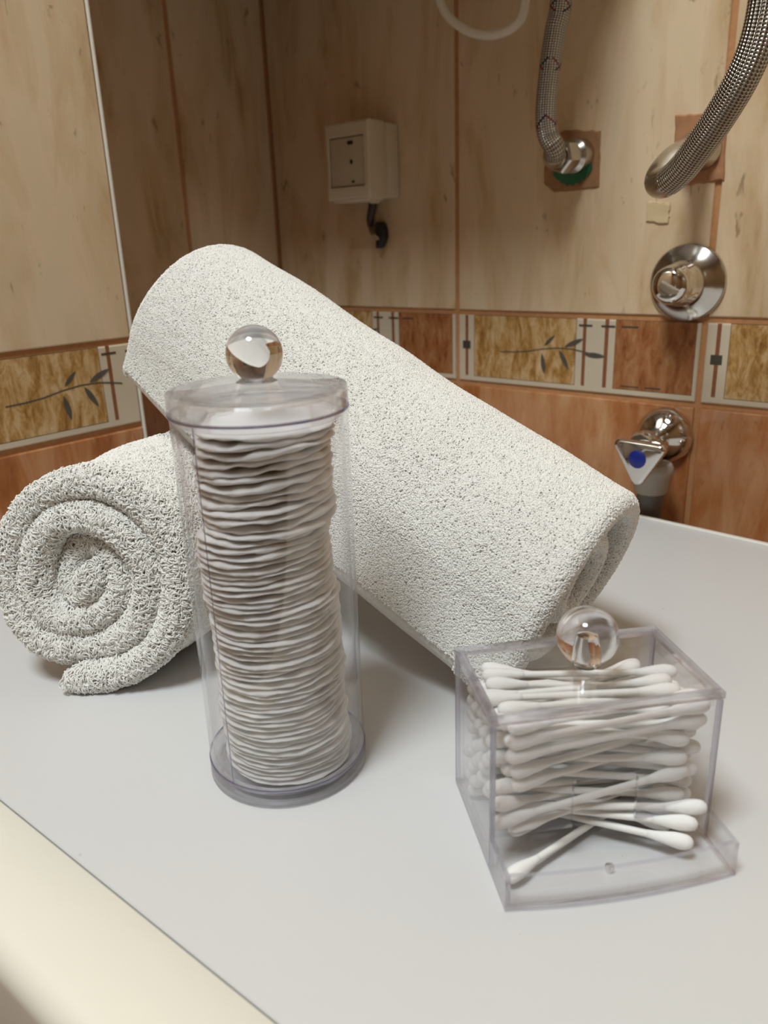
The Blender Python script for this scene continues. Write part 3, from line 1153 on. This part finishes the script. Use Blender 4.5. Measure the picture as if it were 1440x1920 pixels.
m.loft([rr(-hw + .0002, hw - .0002, -hh_ + .0002, hh_ - .0002, y0_), rr(-hw + .0002, hw - .0002, -hh_ + .0002, hh_ - .0002, y1_ + .0022), rr(-hw + .0008, hw - .0008, -hh_ + .0008, hh_ - .0008, y1_ + .0007),
        rr(-hw + .0022, hw - .0022, -hh_ + .0022, hh_ - .0022, y1_), rr(xa - .0004, xb + .0004, za - .0004, zb_ + .0004, y1_), rr(xa, xb, za, zb_, y1_ + .0006), rr(xa, xb, za, zb_, y0_)], caps=False)
m.build('front_frame', M['ivory'], sk, angle=25)
m = MB()
m.box((-hw + .0054, Yf - D + .0036, -hh_ + .0130), (hw - .0076, Yf - D + .0062, hh_ - .0135), bevel=.001)
ins = m.build('insert', M['ivory_dull'], sk)
for nm, x, z_, w_, h_ in (('earth_clip', .004, hh_ - .0185, .007, .0032), ('earth_clip', .006, -hh_ + .0165, .0035, .002), ('centre_screw', .0045, -.0005, .0032, .0038)):
    m = MB()
    m.box((x - w_ / 2, Yf - D + .0026, z_ - h_ / 2), (x + w_ / 2, Yf - D + .0042, z_ + h_ / 2), bevel=.0006)
    m.build(nm, M['dark'], ins)
m = MB()
m.box((-hw + .006, Yf - D + .004, -hh_ - .0022), (hw - .004, Ys - D - .002, -hh_ + .004), bevel=.001)
m.build('bottom_lip', M['ivory'], sk)
m = MB()
g0 = at(702, 374, Y=Ys + .006) - np.array([(xl + xr) / 2, D - .002, (zt + zb) / 2])
m.lathe([(0, .004), (.0062, .004), (.0062, -.002), (.0045, -.004), (0, -.004)], 20, origin=tuple(g0))
m.build('gland', M['ivory'], sk)
# cable with bared end and black plug in the wall
o0 = np.array(at(700, 380, Y=Ys + .006))
cb = tag(empty('cable_stub', tuple(o0)), 'dark cable stub hanging below the ivory socket with a black wad at its end', 'cable')
pth = [at(x, y, Y=Y_) - o0 for x, y, Y_ in ((701, 376, Ys + .006), (697, 395, Ys + .007), (694, 412, Ys + .010), (696, 428, Ys + .018), (704, 444, D - .014), (714, 452, D - .003))]
sp_ = spline(pth, 6)
cut = int(len(sp_) * .5)
m = MB()
m.tube(sp_[:cut + 1], [.0048 - .0012 * k / cut for k in range(cut + 1)])
m.build('sheath', M['cable'], cb)
m = MB()
for dx in (-.0016, .0014):
    m.tube([np.array(p) + np.array([dx, -abs(dx) * .4, 0]) for p in sp_[cut - 1:]], .0017, 8)
m.build('bared_wire', M['copper_end'], cb)
m = MB()
rings = []
pc = at(714, 441, Y=D - .006) - o0
for k, (dz, wx, dxx) in enumerate(((.0125, .0022, .0), (.0105, .0058, .0), (.004, .0072, .0012), (-.003, .0068, .0016), (-.0085, .0055, .0002), (-.0125, .0030, -.001))):
    rings.append([(pc[0] + dxx + wx * math.cos(t), pc[1] + .0062 * math.sin(t), pc[2] + dz + .0006 * math.sin(3 * t)) for t in [2 * PI * j / 14 for j in range(14)]])
m.loft(rings[::-1])
m.build('wad', M['dark'], cb)

# left inlet: plaster patch, green gasket, nut, marked braided hose
def patch(name, corners, mat, seed):
    r = random.Random(seed)
    pts = []
    C4 = [at(x, y, Y=D - .002) for x, y in corners]
    for a, b in zip(C4, C4[1:] + C4[:1]):
        for k in range(9):
            t = k / 9
            q = a + (b - a) * t
            pts.append((q[0] + r.uniform(-.0005, .0005), q[2] + r.uniform(-.0005, .0005)))
    m = MB()
    cx = sum(p[0] for p in pts) / len(pts)
    cz = sum(p[1] for p in pts) / len(pts)
    m.loft([[(x, D - .001, z_) for x, z_ in pts], [(x, D - .0026, z_) for x, z_ in pts],
            [(cx + (x - cx) * .95, D - .0036 + r.uniform(-.0003, .0003), cz + (z_ - cz) * .95) for x, z_ in pts]])
    return m.build(name, M[mat], wall_back, smooth=False)


patch('plaster_patch', [(1030, 262), (1060, 243), (1126, 246), (1124, 352), (1040, 361), (1021, 345), (1022, 312)], 'plaster', 2)
patch('plaster_patch', [(1267, 216), (1350, 211), (1362, 230), (1358, 338), (1290, 348), (1262, 330)], 'plaster_dark', 3)
pale = [(1216, 378), (1258, 380), (1254, 420), (1212, 414)]
patch('plaster_smear', pale, 'smear', 5)

nc = at(1086, 292, Y=D - .004)
inlet = tag(empty('water_inlet', tuple(nc)), 'steel pipe nut in a brown plaster patch with a green gasket beneath it', 'pipe fitting')


def rel(x, y, off, o):
    return at(x, y, Y=D - off) - o


a0, a1 = rel(1094, 283, .0035, nc), rel(1062, 297, .036, nc)
ax = np.array([-.18, -1.0, -.06])
ax /= np.linalg.norm(ax)
m = MB()
m.lathe([(0, -.003), (.0135, -.003), (.0135, .008), (.0105, .011), (.0105, .016), (0, .016)], 28, axis=ax)
m.build('pipe_stub', M['steel'], inlet)
m = MB()
hexr = []
e1 = np.cross(ax, [0, 0, 1.0])
e1 /= np.linalg.norm(e1)
e2 = np.cross(e1, ax)
for h, q in ((.014, .0120), (.0155, .0136), (.026, .0136), (.0275, .0120)):
    hexr.append([tuple(ax * h + (e1 * math.cos(k * PI / 3 + .3) + e2 * math.sin(k * PI / 3 + .3)) * q) for k in range(6)])
m.loft(hexr)
m.build('hex_nut', M['steel'], inlet, smooth=False)
gp = []
for k in range(22):
    t = PI + PI * k / 21
    gp.append((.0185 * math.cos(t) * (1 + .05 * math.sin(5 * k)), .0160 * math.sin(t) * (1 + .06 * math.sin(3 * k))))
gc = rel(1074, 308, .0036, nc)
m = MB()
m.loft([[(gc[0] + x, gc[1] - .0002, gc[2] + z_) for x, z_ in gp], [(gc[0] + x, gc[1] - .0022, gc[2] + z_) for x, z_ in gp]])
m.build('green_gasket', M['green'], inlet, smooth=False)['label'] = 'green plastic gasket'
hp = pc_ = None
start = nc + ax * .0275
h0 = np.array(start)
pts = [start, start + ax * .006, at(1040, 278, Y=D - .052), at(1027, 250, Y=D - .058), at(1024, 205, Y=D - .060), at(1031, 130, Y=D - .060), at(1041, 60, Y=D - .058), at(1053, -10, Y=D - .055)]
pts.append(np.array([pts[-1][0] + .003, D - .055, .4815]))
hose = tag(empty('water_hose', tuple(h0)), 'thin braided steel hose with red and blue flecks joining the nut in the wall', 'hose')
sp_ = spline([p - h0 for p in pts], 12)
m = MB()
m.tube(sp_[8:], .0082, 20)
m.build('braid', M['braid_marked'], hose, angle=80)
m = MB()
m.tube(sp_[:20], [.0088] * 17 + [.0090, .0088, .0083], 20)
m.build('ferrule', M['steel'], hose)

# right hose: leaves the wall, turns in a smooth steel bend and climbs out of the picture
pts = [at(1318, 282, Y=D - .002), at(1309, 280, Y=D - .012), at(1288, 283, Y=D - .045), at(1262, 300, Y=D - .085), at(1240, 326, Y=D - .112), at(1236, 343, Y=D - .126), at(1252, 340, Y=D - .138),
       at(1283, 312, Y=D - .148), at(1318, 265, Y=D - .158), at(1352, 215, Y=D - .166), at(1390, 150, Y=D - .174), at(1418, 85, Y=D - .178), at(1436, 10, Y=D - .180), at(1444, -80, Y=D - .18), at(1440, -300, Y=D - .17)]
h1 = np.array(pts[0])
hose2 = tag(empty('water_hose', tuple(h1)), 'thick braided steel hose curving down from the top right corner to a smooth bend', 'hose')
sp_ = spline([p - h1 for p in pts], 10)
ib = 61
m = MB()
m.tube(sp_[ib:], .0091, 22)
m.build('braid', M['braid'], hose2, angle=80)
m = MB()
m.tube(sp_[:ib + 2], .0091, 22)
m.build('steel_bend', M['steel'], hose2)['label'] = 'smooth steel bend'
m = MB()
m.lathe([(0, 0), (.015, 0), (.015, .006), (.0125, .010), (.0125, .018), (0, .018)], 24, origin=(0, .001, 0), axis=(-.1, -1, 0))
m.build('wall_nut', M['steel'], hose2)

# milky tube loop at the top
pts = [at(828, 10, Y=D - .05), at(866, 52, Y=D - .05), at(915, 66, Y=D - .05), at(960, 52, Y=D - .05), at(984, 12, Y=D - .05)]
u0 = np.array([pts[0][0] - .012, D - .05, .481])
u1 = np.array([pts[-1][0] + .002, D - .05, .481])
pts = [u0, u0 * .5 + pts[0] * .5 + np.array([-.003, 0, 0])] + pts + [u1 * .5 + pts[-1] * .5, u1]
t0 = np.array(pts[4])
m = MB()
m.tube(spline([p - t0 for p in pts], 10), .0036, 14)
tag(m.build('drain_tube', M['white_tube'], loc=tuple(t0), angle=80), 'thin milky plastic tube hanging in a loop at the top of the wall', 'tube')

# chrome escutcheon with cap
c0 = at(1290, 530, Y=D - .002)
es = tag(empty('pipe_cover', tuple(c0)), 'round polished chrome wall rosette with a domed cap, above the decorative tile row', 'pipe cover')
R_ = 70.5 * ((at(1290, 530, Y=D) - CAM) @ FWD) / FPX
axe = (0, -1, 0)
m = MB()
m.lathe([(0, .001), (R_ * .97, 0), (R_, .0008), (R_ * .995, .0028), (R_ * .95, .0040), (R_ * .80, .0062), (R_ * .62, .0100), (R_ * .50, .0135), (.015, .0150), (0, .0150)], 72, axis=axe)
m.build('rosette', M['chrome_soft'], es, angle=60)
m = MB()
m.lathe([(0, .012), (.0168, .012), (.0168, .016), (.0158, .017), (.0158, .029), (.0150, .0310), (.0146, .0315), (.0146, .037), (.0130, .0405), (.0095, .0425), (.0055, .0433), (0, .0436)], 48, axis=axe)
m.build('cap', M['chrome'], es, angle=50)

# angle valve
c0 = at(1247, 816, Y=D - .002)
va = tag(empty('angle_valve', tuple(c0)), 'chrome angle valve with a blue dotted handle on the rust coloured tiles', 'valve')
R_ = 53 * ((at(1247, 816, Y=D) - CAM) @ FWD) / FPX
m = MB()
m.lathe([(0, .0005), (R_ * .96, 0), (R_, .0012), (R_ * .99, .004), (R_ * .90, .0085), (R_ * .72, .0135), (R_ * .45, .0165), (.0100, .0175), (0, .0175)], 60, axis=axe)
ro = m.build('rosette', M['chrome'], va, angle=60)
m = MB()
m.lathe([(0, .012), (.0105, .012), (.0105, .030), (.0125, .032), (.0125, .050), (.0105, .053), (0, .053)], 32, axis=axe)
m.lathe([(0, .0), (.0100, .0), (.0100, -.016), (.0, -.016)], 32, origin=(0, -.041, -.004))
m.build('body', M['chrome'], va, angle=50)
for k, (dx, dz) in enumerate(((.0065, .0155), (.0165, .0025))):  # raised studs standing in for reflections on the rosette
    m = MB()
    m.lathe([(.0052, .0), (.0052, .0028), (.0044, .0042), (.0030, .0036), (.0022, .0030), (0, .0030)], 20, origin=(dx, -.0105 + .0012 * k, dz), axis=(dx * 25, -1, dz * 25))
    m.build('reflection_stud', M['chrome'], ro, angle=60)
# handle: a three sided lever with a blue cap on its front
hd = at(1200, 858, Y=D - .085) - c0
hax = np.array([-.10, -1.0, -.02])
hax /= np.linalg.norm(hax)
he1 = np.cross(hax, [0, 0, 1.0])
he1 /= np.linalg.norm(he1)
if he1[0] < 0:
    he1 = -he1
he2 = np.array([0, 0, 1.0])
outl3 = []
for cx_, cy_, r_ in ((.0165, .0085, .0045), (-.0175, .0085, .0045), (.0, -.0165, .0055)):
    outl3.append((cx_, cy_, r_))


def tri(scale):
    pts_ = []
    for (cx_, cy_, r_), a0_ in zip((outl3[0], outl3[1], outl3[2]), (-35, 80, 210)):
        for k in range(7):
            t_ = math.radians(a0_ + 115 * k / 6)
            pts_.append(((cx_ + r_ * math.cos(t_)) * scale, (cy_ + r_ * math.sin(t_)) * scale))
    return pts_


m = MB()
rings = []
for h, sc_ in ((-.026, .42), (-.020, .55), (-.010, .80), (-.002, .98), (.001, 1.0), (.003, .96), (.004, .88)):
    rings.append([tuple(hd + hax * h + he1 * x + he2 * y) for x, y in tri(sc_)])
m.loft(rings)
hnd = m.build('handle', M['chrome'], va, angle=50)
m = MB()
m.lathe([(0, .0038), (.0072, .0038), (.0072, .0046), (.0060, .0054), (0, .0058)], 28, origin=tuple(hd + he1 * .0 + he2 * -.0005), axis=hax)
m.build('blue_cap', M['blue'], hnd)['label'] = 'blue cap on the handle'
m = MB()
m.tube([hd - hax * .024, hd - hax * .034, np.array([0, -.050, 0])], .0075, 20)
m.build('stem', M['chrome'], va)
oz = at(1222, 892, Y=D - .045) - c0
m = MB()
m.lathe([(0, .010), (.0150, .010), (.0168, .007), (.0168, .003), (.0150, .000), (.0140, -.012), (.0125, -.015), (0, -.015)], 32, origin=(oz[0], oz[1], oz[2] + .001))
m.build('collar', M['grey_plastic'], va, angle=50)
m = MB()
m.lathe([(0, -.012), (.0108, -.012), (.0108, -.034), (.0096, -.036), (.0092, -.20), (0, -.20)], 28, origin=(oz[0], oz[1], oz[2]))
m.build('outlet_pipe', M['grey_dark'], va, angle=50)


# unseen box added to shade the wall below, dressed as a flat water heater
XHB = -.052
wh = tag(empty('added_shade_box', ((XC + XHB) / 2 + .003, D - .003, .482)), 'white box added out of view above the socket and hoses to shade the wall', 'added shade box')
hwc = (XHB - XC) / 2 - .006
m = MB()
m.box((-hwc, -.262, 0), (hwc, 0, .70), bevel=.012)
m.build('shade_box_body', M['machine'], wh)
m = MB()
m.box((-hwc + .02, -.265, .02), (hwc - .02, -.2615, .68), bevel=.001)
m.build('front_panel', M['machine'], wh)
m = MB()
m.lathe([(0, 0), (.022, 0), (.020, .012), (.0, .014)], 32, origin=(0, -.265, .09), axis=(0, -1, 0))
m.build('added_dial', M['ivory'], wh)
